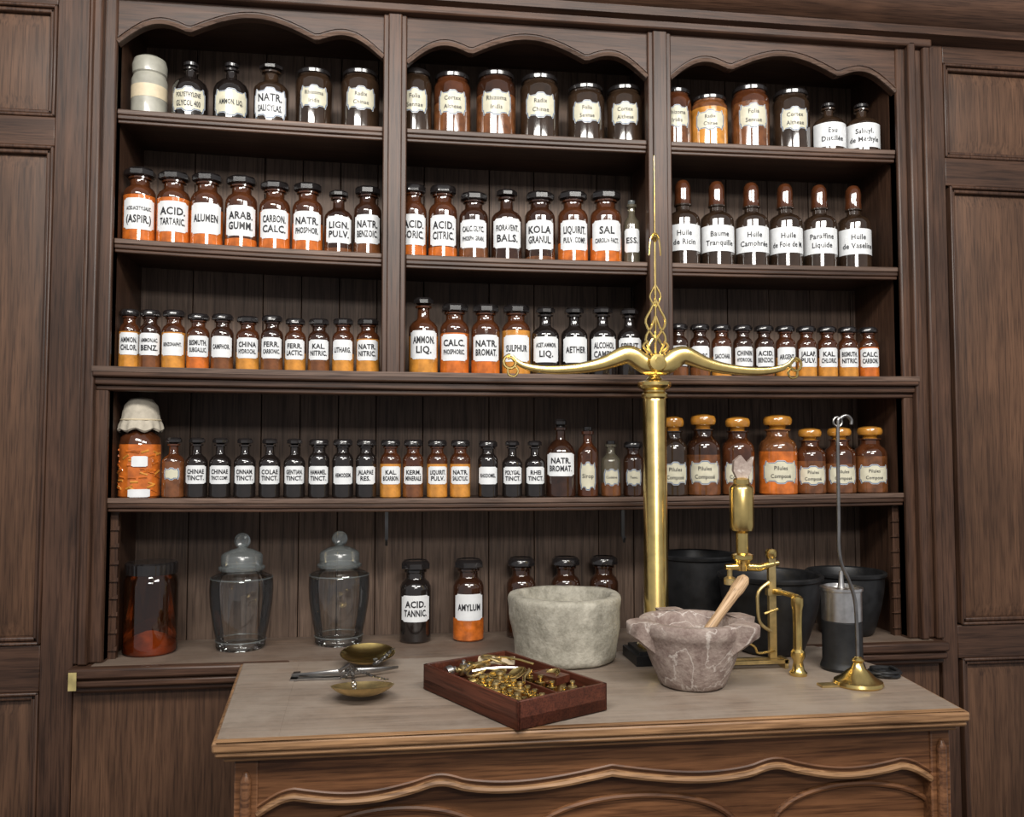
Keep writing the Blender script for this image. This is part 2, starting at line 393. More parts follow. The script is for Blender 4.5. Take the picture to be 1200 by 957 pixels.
def put_label(b, r, z0, z1, half, style, lines, k, fs=1.):
    def hf(u):
        u = abs(u)
        if style == 'band': return 1.
        if style == 'w': return 1. if u < .84 else .88
        if u < .20: return 1.
        if u < .34: return 1. - (u - .20) * 1.5
        if u < .74: return .80
        if u < .88: return .95
        return .58
    zc, hh = (z0 + z1) / 2, (z1 - z0) / 2
    def patch(off, A, H, mat):
        n = 18 if style != 'c' else 28
        vs = []; fs = []
        for i in range(n + 1):
            u = -1 + 2 * i / n; a = A * u - k; h = H * hf(u)
            vs += [((r + off) * math.sin(a), -(r + off) * math.cos(a), zc - h), ((r + off) * math.sin(a), -(r + off) * math.cos(a), zc + h)]
        for i in range(n): fs.append((2 * i, 2 * i + 2, 2 * i + 3, 2 * i + 1))
        b.add(vs, fs, mat)
    ww = .74
    if style in ('c', 'cw'):
        inner = 'lc' if style == 'c' else 'lw'; style = 'c'
        patch(.0005, half, hh, 'lw'); patch(.0008, half - .0012 / r, hh - .0010, 'blue'); patch(.0011, half - .0034 / r, hh - .0030, inner)
        ww = .66
    else:
        patch(.0006, half, hh, 'lw')
    if not lines: return
    W = 2 * half * r * ww; n = len(lines)
    if style == 'band': W = 2 * r * .95
    lh = 2 * hh * .68 / max(n, 2)
    for i, s in enumerate(lines):
        T = TEXTS.get(s)
        if not T: continue
        size = lh * 1.0 * fs; sx = size * .86
        if T[2] * sx > W: sx = W / T[2]
        if sx < size * .50: size = sx / .50
        zb = zc + (n / 2 - i - 1) * lh + lh * .5 - size * .34
        vs = []
        for (x, y) in T[0]:
            a = x * sx / r - k
            vs.append(((r + .0016) * math.sin(a), -(r + .0016) * math.cos(a), zb + y * size))
        b.add(vs, T[1], 'ink')

def fillmats(prof, base, cont, fill):
    out = []; mats = []
    for i, (r, z) in enumerate(prof):
        if i:
            r0, z0 = prof[i - 1]
            if z0 < fill < z and cont:
                t = (fill - z0) / (z - z0); out.append((r0 + (r - r0) * t, fill)); mats.append(cont); mats.append(base)
            else: mats.append(cont if (cont and z <= fill) else base)
        out.append((r, z))
    return out, mats

def bottle(x, y, z, r, h, kind, fill=0, cont=None, lines=(), style='w', lab=(.15, .585), half=1.02, glass='glass', stop='stop', fs=1., name='apothecary_bottle'):
    b = MB(); q = .004
    if kind == 'disc':
        P = [(0, .002), (r - q, 0), (r, q), (r, .63 * h), (r * .98, .67 * h), (r * .86, .72 * h), (r * .66, .755 * h), (r * .60, .775 * h), (r * .60, .84 * h), (r * .72, .85 * h), (r * .72, .875 * h), (r * .5, .88 * h)]
        P, mt = fillmats(P, glass, cont, fill * h); b.lathe(P, mt, 24)
        R = .95 * r
        b.lathe([(.5 * r, .872 * h), (R * .93, .882 * h), (R, .895 * h), (R, .955 * h), (R * .86, .985 * h), (R * .8, .99 * h), (R * .76, .982 * h), (0, .98 * h)], stop, 8, rot=pi / 8)
    elif kind == 'narrow':
        P = [(0, .002), (r - q, 0), (r, q), (r, .58 * h), (r * .97, .62 * h), (r * .8, .67 * h), (r * .5, .71 * h), (r * .42, .74 * h), (r * .40, .85 * h), (r * .56, .86 * h), (r * .56, .885 * h), (r * .3, .89 * h)]
        P, mt = fillmats(P, glass, cont, fill * h); b.lathe(P, mt, 24)
        R = .72 * r
        b.lathe([(.3 * r, .885 * h), (R * .5, .9 * h), (R, .915 * h), (R, .96 * h), (R * .8, .99 * h), (0, h)], stop, 8, rot=pi / 8)
    elif kind == 'round':
        P = [(0, .002), (r - q, 0), (r, q), (r, .50 * h), (r * .97, .56 * h), (r * .85, .63 * h), (r * .6, .69 * h), (r * .34, .73 * h), (r * .30, .77 * h), (r * .30, .84 * h), (r * .42, .85 * h), (r * .42, .88 * h)]
        P, mt = fillmats(P, glass, cont, fill * h); b.lathe(P, mt, 24)
        b.lathe([(.3 * r, .88 * h), (.25 * r, .9 * h), (.4 * r, .92 * h), (.42 * r, .96 * h), (.3 * r, .99 * h), (0, h)], stop, 16)
    elif kind == 'jar':
        P = [(0, .002), (r - q, 0), (r, q), (r, .76 * h), (r * .97, .80 * h), (r * .88, .835 * h), (r * .84, .85 * h), (r * .84, .885 * h)]
        P, mt = fillmats(P, glass, cont, fill * h); b.lathe(P, mt, 28)
        b.lathe([(.84 * r, .88 * h), (.92 * r, .885 * h), (.93 * r, .93 * h), (.86 * r, .955 * h), (.5 * r, .972 * h), (.2 * r, .975 * h), (.18 * r, .995 * h), (0, h)], stop, 28)
    elif kind == 'dome':
        P = [(0, .002), (r - q, 0), (r, q), (r, .53 * h), (r * .97, .565 * h), (r * .8, .605 * h), (r * .5, .635 * h), (r * .42, .65 * h), (r * .42, .69 * h), (r * .52, .70 * h), (r * .52, .715 * h)]
        P, mt = fillmats(P, glass, cont, fill * h); b.lathe(P, mt, 24)
        b.lathe([(.52 * r, .715 * h), (.50 * r, .74 * h), (.47 * r, .80 * h), (.48 * r, .88 * h), (.44 * r, .94 * h), (.32 * r, .98 * h), (.15 * r, .997 * h), (0, h)], stop, 18)
    elif kind == 'mush':
        P = [(0, .002), (r - q, 0), (r, q), (r, .56 * h), (r * .98, .61 * h), (r * .88, .66 * h), (r * .68, .70 * h), (r * .58, .73 * h), (r * .58, .79 * h), (r * .68, .80 * h), (r * .68, .815 * h)]
        P, mt = fillmats(P, glass, cont, fill * h); b.lathe(P, mt, 28)
        b.lathe([(.5 * r, .81 * h), (.42 * r, .83 * h), (.45 * r, .85 * h), (.7 * r, .87 * h), (.76 * r, .90 * h), (.76 * r, .94 * h), (.68 * r, .975 * h), (.4 * r, .995 * h), (0, h)], stop, 24)
    elif kind == 'vial':
        P = [(0, .002), (r - q, 0), (r, q), (r, .62 * h), (r * .9, .68 * h), (r * .55, .74 * h), (r * .42, .78 * h), (r * .42, .88 * h), (r * .6, .89 * h), (r * .6, .93 * h), (r * .4, .935 * h)]
        P, mt = fillmats(P, glass, cont, fill * h); b.lathe(P, mt, 20)
        b.lathe([(.4 * r, .93 * h), (.45 * r, .94 * h), (.45 * r, .99 * h), (0, h)], stop, 12)
    k = .55 * math.atan2(x, 2.1) + random.uniform(-.08, .08)
    if lab: put_label(b, r, lab[0] * h, lab[1] * h, half, style, lines, k, fs)
    return b.build(name, loc=(x, y, z + .0008))

JOBS = []
def J(x, y, sh, *a, **k):
    for s in k.get('lines', ()): need(s)
    z = CT if sh == 0 else S(sh)(x)
    JOBS.append(((x, y, z) + a, k))

# row 1
J(-.521, .065, 1, .044, .158, 'round', lines=('POLYETHYLENE', 'GLYCOL 400'), style='c', lab=(.1, .5), half=1.0, glass='black')
J(-.423, .065, 1, .044, .164, 'round', lines=('AMMON. LIQ.',), style='c', lab=(.08, .5), half=1.0, glass='black')
J(-.326, .065, 1, .043, .164, 'narrow', lines=('NATR.', 'SALICYLAS.'), style='cw', lab=(.08, .56), half=1.05, glass='jarglass')
r1 = [(-.222, .046, .165), (-.106, .049, .171), (.034, .043, .183), (.130, .048, .180), (.244, .052, .190), (.359, .052, .188), (.483, .050, .168), (.588, .048, .172), (.728, .044, .172), (.823, .050, .156), (.940, .051, .190), (1.057, .05, .184)]
for i, (x, r, h) in enumerate(r1):
    kw = dict(lines=(['Rhizoma', 'Radix', 'Folia', 'Cortex'][i % 4], ['Iridis', 'Altheae', 'Sennae', 'Chinae'][(i * 3) % 4]), style='c', lab=(.30, .66), half=.78, glass='jarglass', fs=.72)
    if i in (3, 8): kw.update(glass='glassred', cont='b', fill=.5)
    if i == 4: kw.update(cont='b', fill=.62, glass='glass')
    if i == 9: kw.update(cont='y', fill=.72, glass='b')
    if i == 10: kw.update(glass='glassred', cont='b', fill=.7)
    J(x, .075, 1, r, h, 'jar', **kw)
J(1.160, .065, 1, .045, .150, 'round', lines=('Eau', 'Distillée'), style='band', lab=(.10, .54), half=1.25, glass='jarglass', fs=.85)
J(1.257, .065, 1, .047, .152, 'round', lines=('Salicyl.', 'de Méthyle'), style='band', lab=(.10, .54), half=1.25, glass='jarglass', fs=.85)
# row 2
r2 = [(-.634, .0385, .190, 'disc', .62, 'o', 'ACID.ACETYLSALIC.|(ASPIR.)'), (-.554, .0395, .187, 'disc', .62, 'o', 'ACID.|TARTARIC.'), (-.475, .039, .189, 'disc', .5, 'o', 'ALUMEN'),
 (-.393, .039, .188, 'disc', .14, 'o', 'ARAB.|GUMM.'), (-.312, .038, .180, 'disc', .56, 'o', 'CARBON.|CALC.'), (-.232, .038, .181, 'disc', .42, 'o', 'NATR.|PHOSPHOR.'), (-.156, .035, .168, 'narrow', .1, 'b', 'LIGN.|PULV.'), (-.084, .035, .182, 'disc', .2, 'b', 'NATR.|BENZOIC.'),
 (.030, .035, .194, 'disc', .45, 'o', 'ACID.|BORIC.'), (.106, .037, .195, 'disc', .16, 'o', 'ACID.|CITRIC.'), (.185, .038, .180, 'disc', .2, 'b', 'CALC.GLYC.|PHOSPH.GRAN.'), (.270, .040, .192, 'narrow', 0, None, 'FIORAVENT.|BALS.'),
 (.357, .040, .189, 'disc', .08, 'b', 'KOLA|GRANUL.'), (.444, .040, .194, 'disc', .28, 'o', 'LIQUIRIT.|PULV. COMP.'), (.532, .042, .198, 'disc', .36, 'o', 'SAL|CAROLIN FACT.')]
for (x, r, h, kd, fl, c, t) in r2:
    J(x, .06, 2, r, h, kd, fill=fl, cont=c, lines=tuple(t.split('|')), lab=(.17, .57), glass='glassred' if c == 'o' else 'glass')
J(.602, .06, 2, .022, .178, 'vial', lines=('ESS.',), lab=(.2, .55), glass='paleglass', stop='frost')
for x, t in zip((.744, .838, .935, 1.031, 1.129, 1.228), ('Huile|de Ricin', 'Baume|Tranquille', 'Huile|Camphrée', 'Huile|de Foie de M.', 'Paraffine|Liquide', 'Huile|de Vaseline')):
    J(x, .065, 2, .0445, .240, 'dome', lines=tuple(t.split('|')), style='band', lab=(.17, .46), half=1.3, glass='jarglass', stop='glassred', fs=.85)
# row 3
r3 = [(-.648, .024, .148), (-.600, .0255, .148), (-.545, .028, .149), (-.488, .027, .142), (-.431, .027, .143), (-.371, .028, .139), (-.313, .027, .143), (-.257, .026, .137), (-.200, .027, .138), (-.141, .027, .140), (-.080, .029, .141)]
t3 = ['AMMON.|CHLOR.', 'AMMON.AC.|BENZ.', 'BENZONAPHT.', 'BISMUTH.|SUBGALLIC.', 'CAMPHOR.', 'CHINA|HYDROCHL.', 'FERR.|CARBONIC.', 'FERR.|LACTIC.', 'KAL.|NITRIC.', 'LITHARG.', 'NATR.|NITRIC.']
c3 = ['y', 'b', 'y', 'o', 'b', 'y', 'b', 'y', 'b', 'y', 'y']
for i, ((x, r, h), t, c) in enumerate(zip(r3, t3, c3)):
    J(x, .05, 3, r, h, 'disc', fill={'y': (.62, .36)[i % 2], 'o': .35, 'b': .25}[c], cont=c, lines=tuple(t.split('|')), lab=(.24, .60), glass='glassred' if c != 'b' else 'glass')
r3b = [(.058, .037, .200, 'narrow', .5, 'y', 'AMMON.|LIQ.'), (.137, .037, .186, 'disc', .58, 'o', 'CALC.|PHOSPHORIC.'), (.216, .037, .186, 'disc', .22, 'o', 'NATR.|BROMAT.'), (.295, .037, .187, 'disc', .63, 'y', 'SULPHUR'),
       (.371, .036, .183, 'narrow', 0, None, 'ACET.AMMON.|LIQ.'), (.447, .035, .184, 'narrow', 0, None, 'AETHER'), (.522, .036, .186, 'narrow', 0, None, 'ALCOHOL|CAMPH.'), (.594, .033, .184, 'narrow', 0, None, 'SPIRIT.|VINI')]
for (x, r, h, kd, fl, c, t) in r3b:
    J(x, .06, 3, r, h, kd, fill=fl, cont=c, lines=tuple(t.split('|')), lab=(.20, .56), glass='glassred' if c else 'black')
t3c = ['PHENOL', 'RESORC.', 'SACCHAR.', 'CHININ|HYDROCHL.', 'ACID.|BENZOIC.', 'ARGENT.', 'JALAP.|PULV.', 'KAL.|CHLORIC.', 'BISMUTH.|NITRIC.', 'CALC.|CARBON.']
for i, t in enumerate(t3c):
    x = .722 + i * .0592; c = ['b', 'b', 'y', 'b', 'b', 'y', 'y', 'y', 'y', 'o'][i]
    J(x, .05, 3, .0265, .145 - .0003 * i, 'disc', fill={'y': .4, 'o': .6, 'b': .2}[c], cont=c, lines=tuple(t.split('|')), lab=(.22, .58), glass='glassred' if c != 'b' else 'glass')
# row 4
t4 = ['|', 'CHINAE|TINCT.', 'CHINAE|TINCT.COMP.', 'CINNAM.|TINCT.', 'COLAE|TINCT.', 'GENTIAN.|TINCT.', 'HAMAMEL.|TINCT.', 'HEMODESM.|', 'JALAPAE|RES.', 'KAL.|BICARBON.', 'KERM.|MINERALE', 'LIQUIRIT.|PULV.', 'NATR.|SALICYLIC.']
x4 = [-.541, -.487, -.432, -.374, -.315, -.256, -.197, -.139, -.082, -.022, .034, .094, .152]
for i, (x, t) in enumerate(zip(x4, t4)):
    if i in (9, 11, 12): kd, c, fl, g = 'disc', 'y', .58, 'glassred'
    elif i == 10: kd, c, fl, g = 'disc', 'b', .4, 'glassred'
    elif i == 0: kd, c, fl, g = 'narrow', 'b', .6, 'glassred'
    elif i in (1, 2, 3, 4, 5): kd, c, fl, g = 'narrow', None, 0, 'black'
    else: kd, c, fl, g = 'disc', None, 0, 'black'
    J(x, .055, 4, .0262, .147, kd, fill=fl, cont=c, lines=tuple(s for s in t.split('|') if s), lab=(.24, .54) if i else (.3, .5), style='w' if i else 'c', half=1.02 if i else .7, glass=g)
for x, t in ((.222, 'RHODOMEL.'), (.284, 'POLYGAL.|TINCT.'), (.342, 'RHEI|TINCT.')):
    J(x, .055, 4, .026, .145, 'disc' if x < .25 else 'narrow', lines=tuple(t.split('|')), lab=(.24, .54), glass='black')
J(.410, .06, 4, .039, .202, 'round', lines=('NATR.', 'BROMAT.'), lab=(.27, .56), glass='glass')
J(.480, .055, 4, .027, .181, 'vial', lines=('Sirop',), style='c', lab=(.1, .5), glass='glassred', half=.8, fs=.6)
J(.541, .055, 4, .026, .145, 'vial', cont='b', fill=.25, lines=('Codéine',), style='c', lab=(.2, .5), glass='paleglass', half=.8, fs=.6)
J(.600, .055, 4, .026, .143, 'disc', lines=('Teint.',), style='c', lab=(.2, .5), glass='glass', half=.8, fs=.6)
for x, r, h, c, fl, g in ((.712, .036, .208, None, 0, 'jarglass'), (.793, .044, .214, 'b', .5, 'glass'), (.888, .043, .207, 'b', .3, 'glassred'), (.999, .050, .212, 'o', .54, 'b'), (1.090, .040, .176, 'b', .5, 'glassred'), (1.174, .041, .178, 'b', .45, 'glassred'), (1.262, .043, .180, 'b', .55, 'glassred')):
    J(x, .065, 4, r, h, 'mush', fill=fl, cont=c, lines=('Pilules', 'Composé'), style='c', lab=(.14, .43), half=.95, glass=g, stop='amberknob', fs=.7)
J(.043, .135, 0, .0405, .207, 'disc', fill=.0, cont=None, lines=('ACID.', 'TANNIC.'), lab=(.26, .58), glass='black', half=1.0)
J(.180, .135, 0, .0405, .208, 'disc', fill=.28, cont='o', lines=('AMYLUM',), lab=(.26, .58), glass='glass', half=1.0)
for x in (.321, .441, .545):
    J(x, .155, 0, .039, .207, 'disc', lines=('HERB.',), lab=(.26, .56), glass='glass')
gen_texts()
for a, k in JOBS: bottle(*a, **k)

b = MB()
b.lathe([(0, .001), (.038, 0), (.042, .004), (.042, .10), (.038, .112), (.036, .114)], ['ceramic'] * 5, 28)
b.lathe([(.042, .082), (.0425, .082), (.0425, .05), (.042, .05)], 'bone', 28)
b.lathe([(.036, .113), (.040, .117), (.041, .138), (.037, .153), (.026, .160), (0, .162)], 'ceramic', 28)
b.build('stoneware_jar', loc=(-.620, .07, S(1)(-.62) + .001))
b = MB(); r = .048
P, mt = fillmats([(0, .002), (r - .004, 0), (r, .005), (r, .125), (r * .93, .145), (r * .7, .157), (r * .66, .175)], 'glassred', 'o', .128)
b.lathe(P, mt, 28)
def ruf(rr, z, a):
    k = max(0, (.195 - z) / .035); return rr * (1 + .06 * k * math.sin(a * 13)), z + .004 * k * math.sin(a * 7)
b.lathe([(.046, .160), (.0505, .164), (.049, .175), (.044, .188), (.042, .205), (.038, .222), (.025, .238), (0, .243)], 'cloth', 78, fn=ruf)
b.tube([(.0452 * math.cos(t * pi / 12), .0452 * math.sin(t * pi / 12), .187) for t in range(24)], .002, 'bone', 5, closed=True)
for i in range(46):
    a = -pi / 2 + random.uniform(-1.3, 1.3); z = random.uniform(.012, .12); t = random.uniform(-.6, .6)
    c = Vector((math.cos(a), math.sin(a), 0)) * (r - .0015); d = Vector((-math.sin(a) * math.cos(t), math.cos(a) * math.cos(t), math.sin(t))) * .009
    p = c + Vector((0, 0, z)); b.tube([p - d, p, p + d], .0032, random.choice(['o', 'y', 'o']), 6)
for z0, z1, hw in ((.075, .10, .36), (.003, .022, .5)): put_label(b, r + .002, z0, z1, hw, 'w', (), -.25)
b.build('cloth_covered_jar', loc=(-.622, .068, S(4)(-.62) + .001))

b = MB(); r = .0625
b.lathe([(r - .006, .001), (r, .006), (r, .165), (r * .96, .178), (r * .88, .186), (r * .88, .192)], 'amberclear', 36)
b.lathe([(0, .001), (r - .006, .001), (r - .003, .006), (r - .003, .022), (r * .6, .040), (r * .2, .05), (0, .052)], 'orangepile', 30)
def rib(rr, z, a): return rr * (1 + .012 * math.sin(a * 30)), z
b.lathe([(r * .88, .189), (r * .95, .190), (r * .96, .214), (r * .9, .218), (0, .216)], 'stop', 120, fn=rib)
b.build('amber_storage_jar', loc=(-.597, .093, CT))
for x, y in ((-.387, .112), (-.150, .135)):
    b = MB()
    b.lathe([(0, .006), (.045, .004), (.054, .0005), (.058, .004), (.060, .012), (.059, .022), (.067, .06), (.0745, .11), (.0765, .145), (.0755, .168), (.072, .176), (.062, .181), (.050, .186), (.049, .205)], 'clear', 48)
    b.tube([(.057 * math.cos(t * pi / 20), .057 * math.sin(t * pi / 20), .007) for t in range(40)], .0025, 'clear', 6, closed=True)
    for rr, zz in ((.0745, .173), (.0605, .0215)):
        b.tube([(rr * math.cos(t * pi / 20), rr * math.sin(t * pi / 20), zz) for t in range(40)], .0014, 'frost', 5, closed=True)
    b.lathe([(.050, .190), (.055, .193), (.056, .199), (.050, .203), (.050, .226), (.046, .232), (.028, .241), (.014, .245)], 'frost', 40)
    T = Matrix.Translation((0, 0, .263)) @ Matrix.Rotation(pi / 2, 4, 'X')
    b.lathe([(0, -.003), (.007, -.004), (.014, -.007), (.020, 0), (.014, .007), (.007, .004), (0, .003)], 'frost', 16, T=T)
    b.lathe([(.014, .244), (.008, .249), (.01, .255)], 'frost', 16)
    b.build('clear_glass_jar', loc=(x, y, CT))

# ------------------------------------------------------------------ table
TZ = 1.020
tab = empty('oak_counter_table')
poly = [(-.301, -.597), (1.052, -.603), (1.085, -.30), (1.03, -.058), (-.352, -.058)]
b = MB(); b.slab(poly, TZ - .012, TZ, 'table_top'); b.build('top', parent=tab, bevel=.003)
b = MB()
def ring(off, z0, z1, mat):
    pl = [(-.301 - off, -.597 - off), (1.052 + off, -.603 - off), (1.085 + off, -.30), (1.03 + off, -.058), (-.352 - off, -.058)]
    b.slab(pl, z0, z1, mat)
ring(.006, TZ - .020, TZ - .002, 'table_edge'); ring(.002, TZ - .030, TZ - .020, 'table_edge'); ring(-.010, TZ - .040, TZ - .030, 'table_edge')
b.build('moulded_edge', parent=tab, bevel=.0045)
b = MB(); b.slab([(-.292, -.585), (-.200, -.585), (-.225, -.07), (-.340, -.07)], TZ - .001, TZ + .0008, 'table_top'); b.build('end_board', parent=tab)
b = MB(); b.box(-.300, 1.05, -.605, -.590, TZ - .001, TZ + .0006, 'table_edge'); b.build('worn_front_strip', parent=tab, bevel=.0003)
FY = -.568
b = MB(); b.box(-.272, 1.035, -.545, -.07, 0, TZ - .038, 'table_front'); b.build('carcass', parent=tab)
b = MB()
for xx in (-.275, 1.0):
    b.box(xx, xx + .04, FY - .004, -.52, 0, TZ - .038, 'table_front')
    b.tube([(xx + .02, FY - .006, .1), (xx + .02, FY - .006, TZ - .075), (xx + .02, FY - .006, TZ - .06)], [.010, .010, .003], 'table_front', 10)
b.build('corner_posts', parent=tab, bevel=.004)
n = 220; xs = [-.236 + i * (1.237) / n for i in range(n + 1)]
def apz(t):
    u = min(t, 1 - t)
    if u < .05: z = .880 + .026 * math.sin(pi / 2 * u / .05)
    elif u < .22: s = (u - .05) / .17; z = .906 - .014 * math.sin(pi * s) + .004 * s
    elif u < .28: s = (u - .22) / .06; z = .910 + .008 * math.sin(pi * s)
    else: s = (u - .28) / .22; z = .910 - .014 * math.sin(pi * s ** .8) + .010 * s
    return z + .001
zs = [apz(i / n) for i in range(n + 1)]
b = MB(); b.curtain(xs, zs, TZ - .038, FY, FY + .022, 'table_front'); b.build('apron', parent=tab)
b = MB()
b.tube([(x, FY - .001, z + .004) for x, z in zip(xs, zs)], .0065, 'table_edge', 8)
b.tube([(x, FY - .001, z + .018) for x, z in zip(xs, zs)], .003, 'table_front', 6)
for c0, w in ((-.0, .17), (.43, .2), (.86, .17)):
    b.tube([(c0 + w * math.cos(t), -.547, .775 + .10 * math.sin(t) ** .7) for t in [pi * i / 30 for i in range(31)]], .006, 'table_front', 8)
b.build('apron_carving', parent=tab)

# ------------------------------------------------------------------ mortars
b = MB()
def rough(amp, sc_, seed):
    def fn(r, z, a):
        v = Vector((math.cos(a) * r, math.sin(a) * r, z)) * sc_ + Vector((seed, 0, 0))
        d = noise.fractal(v, 1., 2., 4) * amp
        return r + d, max(0, z + d * .3) if z < .01 else z + d * .3
    return fn
pr = [(0, 0), (.112, 0), (.120, .006)] + [(.120 + .012 * i / 12, .006 + .130 * i / 12) for i in range(1, 13)] + [(.131, .144), (.126, .149), (.112, .150), (.105, .146), (.100, .12), (.09, .07), (.06, .04), (0, .03)]
b.lathe(pr, 'stone', 72, fn=rough(.005, 14, 3)); b.build('stone_mortar', loc=(.388, -.105, TZ + .001), angle=60)
b = MB()
pr = [(0, 0), (.060, 0), (.067, .004), (.072, .015), (.081, .035), (.091, .06), (.098, .085), (.102, .10), (.105, .104), (.109, .112), (.111, .128), (.108, .134), (.094, .135), (.088, .13), (.080, .10), (.066, .06), (.04, .04), (0, .035)]
b.lathe(pr, 'marble', 64, fn=rough(.0015, 20, 8))
for a in (-3.0, -.75, .15, 1.7):
    T = Matrix.Rotation(a, 4, 'Z')
    vs = []
    for (x, w, z0, z1) in ((.090, .028, .070, .1355), (.112, .027, .088, .1365), (.128, .024, .102, .1360), (.138, .019, .108, .134), (.142, .012, .113, .130)):
        vs += [(x, -w, z1), (x, w, z1), (x, w * .75, z0), (x, -w * .75, z0)]
    fs = []
    for i in range(4):
        for j in range(4): fs.append((4 * i + j, 4 * i + (j + 1) % 4, 4 * i + 4 + (j + 1) % 4, 4 * i + 4 + j))
    fs.append((16, 17, 18, 19)); b.add(vs, fs, 'marble', T)
b.build('marble_mortar', loc=(.606, -.365, TZ + .001), angle=50)
A = Vector((.592, -.38, 1.075)); B = Vector((.735, -.345, 1.238)); L_ = (B - A).length
b = MB(); b.lathe([(0, 0), (.012, .003), (.016, .012), (.0155, .03), (.011, .07), (.010, .12), (.012, .17), (.0145, L_ - .035), (.0135, L_ - .012), (.008, L_ - .002), (0, L_)], 'pestle', 20)
o = b.build('wooden_pestle'); o.location = A; o.rotation_mode = 'QUATERNION'; o.rotation_quaternion = Vector((0, 0, 1)).rotation_difference(B - A)

# ------------------------------------------------------------------ wooden tray with weights
TC = Vector((.219, -.425, TZ + .0015)); ang = math.radians(-61.8)
RT = Matrix.Translation(TC) @ Matrix.Rotation(ang, 4, 'Z')
root = empty('mahogany_weight_box'); root.matrix_world = RT
b = MB(); lx, ly, hh, th = .163, .103, .050, .007
b.box(-lx, lx, -ly, ly, .000, .022, 'mahog')
b.box(-lx, lx, -ly, -ly + th, .0, hh, 'mahog'); b.box(-lx, lx, ly - th, ly, .0, hh, 'mahog')
b.box(-lx, -lx + th, -ly, ly, .0, hh, 'mahog'); b.box(lx - th, lx, -ly, ly, .0, hh, 'mahog')
b.box(-.02, -.016, -ly, ly, .005, hh - .010, 'mahog'); b.box(-.016, lx, .01, .014, .005, hh - .010, 'mahog')
b.build('box', parent=root, bevel=.0012)
b = MB()
def wt(x, y, z, r, h, mat='brass', T0=None):
    T = Matrix.Translation((x, y, z)) @ (T0 or Matrix())
    b.lathe([(0, 0), (r, 0), (r, h * .55), (r * .85, h * .6), (r * .35, h * .64), (r * .3, h * .74), (r * .55, h * .84), (r * .5, h * .96), (0, h)], mat, 16, T=T)
random.seed(21)
for i in range(14):     # upright weights standing in rows, largest first
    r = .0150 - .0008 * (i % 7)
    x = .005 + (i % 7) * .022; y = -.030 - (i // 7) * .040
    wt(x, y, .0222, r, r * 2.5, 'brass' if i % 3 else 'brass_dull')
for i in range(8):
    r = .0125 - .0006 * i; wt(.012 + i * .018, .035 + (i % 2) * .035, .0222, r, r * 2.6, 'brass_dull' if i % 2 else 'brass')
for i in range(9):
    x = random.uniform(-.14, -.03); y = random.uniform(-.085, .0); r = random.uniform(.008, .013)
    T0 = Matrix.Rotation(random.choice([0, 1.4, -1.4]), 4, 'X') @ Matrix.Rotation(random.uniform(0, 6), 4, 'Z')
    wt(x, y, .034, r, r * 2.1, random.choice(['brass', 'brass_dull', 'steel']), T0)
for i in range(7):
    x = random.uniform(-.13, .11); y = random.uniform(-.07, .07); R = random.uniform(.014, .024); z = random.uniform(.050, .058); tl = random.uniform(-.5, .5)
    T = Matrix.Translation((x, y, z)) @ Matrix.Rotation(tl, 4, 'X')
    if i % 2: b.lathe([(0, -.006), (R * .6, -.005), (R, 0), (R * .96, .0005), (R * .6, -.004), (0, -.005)], 'brass', 20, T=T)
    else: b.tube([(R * math.cos(t * pi / 8), R * math.sin(t * pi / 8), 0) for t in range(16)], .0028, 'brass_dull', 6, closed=True, T=T)
T = Matrix.Translation((-.095, .040, .052)) @ Matrix.Rotation(.9, 4, 'Z')
b.box(-.045, .03, -.010, .010, -.008, .004, 'bone', T)
for i in range(5): b.lathe([(0, .0045), (.0045, .0045), (.0045, .006), (0, .0062)], 'brass_dull', 12, T=T @ Matrix.Translation((-.036 + i * .015, 0, 0)))
for x, y, a, mt in ((-.06, .05, .3, 'brass'), (-.02, -.02, 1.2, 'steel'), (.05, .0, 2.4, 'brass'), (-.07, -.03, 2.0, 'brass_dull')):
    T = Matrix.Translation((x, y, .055)) @ Matrix.Rotation(a, 4, 'Z')
    b.tube([(-.05, 0, 0), (-.02, .003, .003), (.02, -.003, .004), (.05, 0, 0)], .0028, mt, 6, T=T)
b.box(.03, .09, .03, .07, .036, .050, 'mahog', Matrix.Rotation(.2, 4, 'Z'))
b.build('brass_weights', parent=root)

# ------------------------------------------------------------------ hand balance with two pans
b = MB()
def pan(c, R, d, tilt, ax, mat='brass_dull'):
    T = Matrix.Translation(c) @ Matrix.Rotation(tilt, 4, ax)
    P = [(R * math.sin(t) / math.sin(1.1), -d * (math.cos(t) - math.cos(1.1)) / (1 - math.cos(1.1))) for t in [1.1 * i / 10 for i in range(11)]]
    b.lathe(P + [(R + .0015, .001)] + [(r * .98, z + .0016) for r, z in reversed(P)], mat, 40, T=T)
pan((-.068, -.395, TZ + .029), .060, .020, math.radians(-8), 'X')
pan((-.068, -.125, TZ + .030), .060, .020, math.radians(8), 'X', 'brass')
b.tube([(-.225, -.205, TZ + .006), (-.17, -.22, TZ + .010), (-.11, -.235, TZ + .016), (-.05, -.215, TZ + .014), (.0, -.19, TZ + .012)], [.003, .006, .009, .006, .003], 'rodsteel', 8, flat=.5)
b.box(-.225, -.12, -.232, -.218, TZ + .001, TZ + .005, 'rodsteel'); b.box(-.225, -.21, -.235, -.17, TZ + .001, TZ + .005, 'rodsteel')
b.tube([(-.11, -.235, TZ + .02), (-.09, -.27, TZ + .03), (-.1, -.29, TZ + .045), (-.12, -.28, TZ + .03)], .004, 'rodsteel', 8)
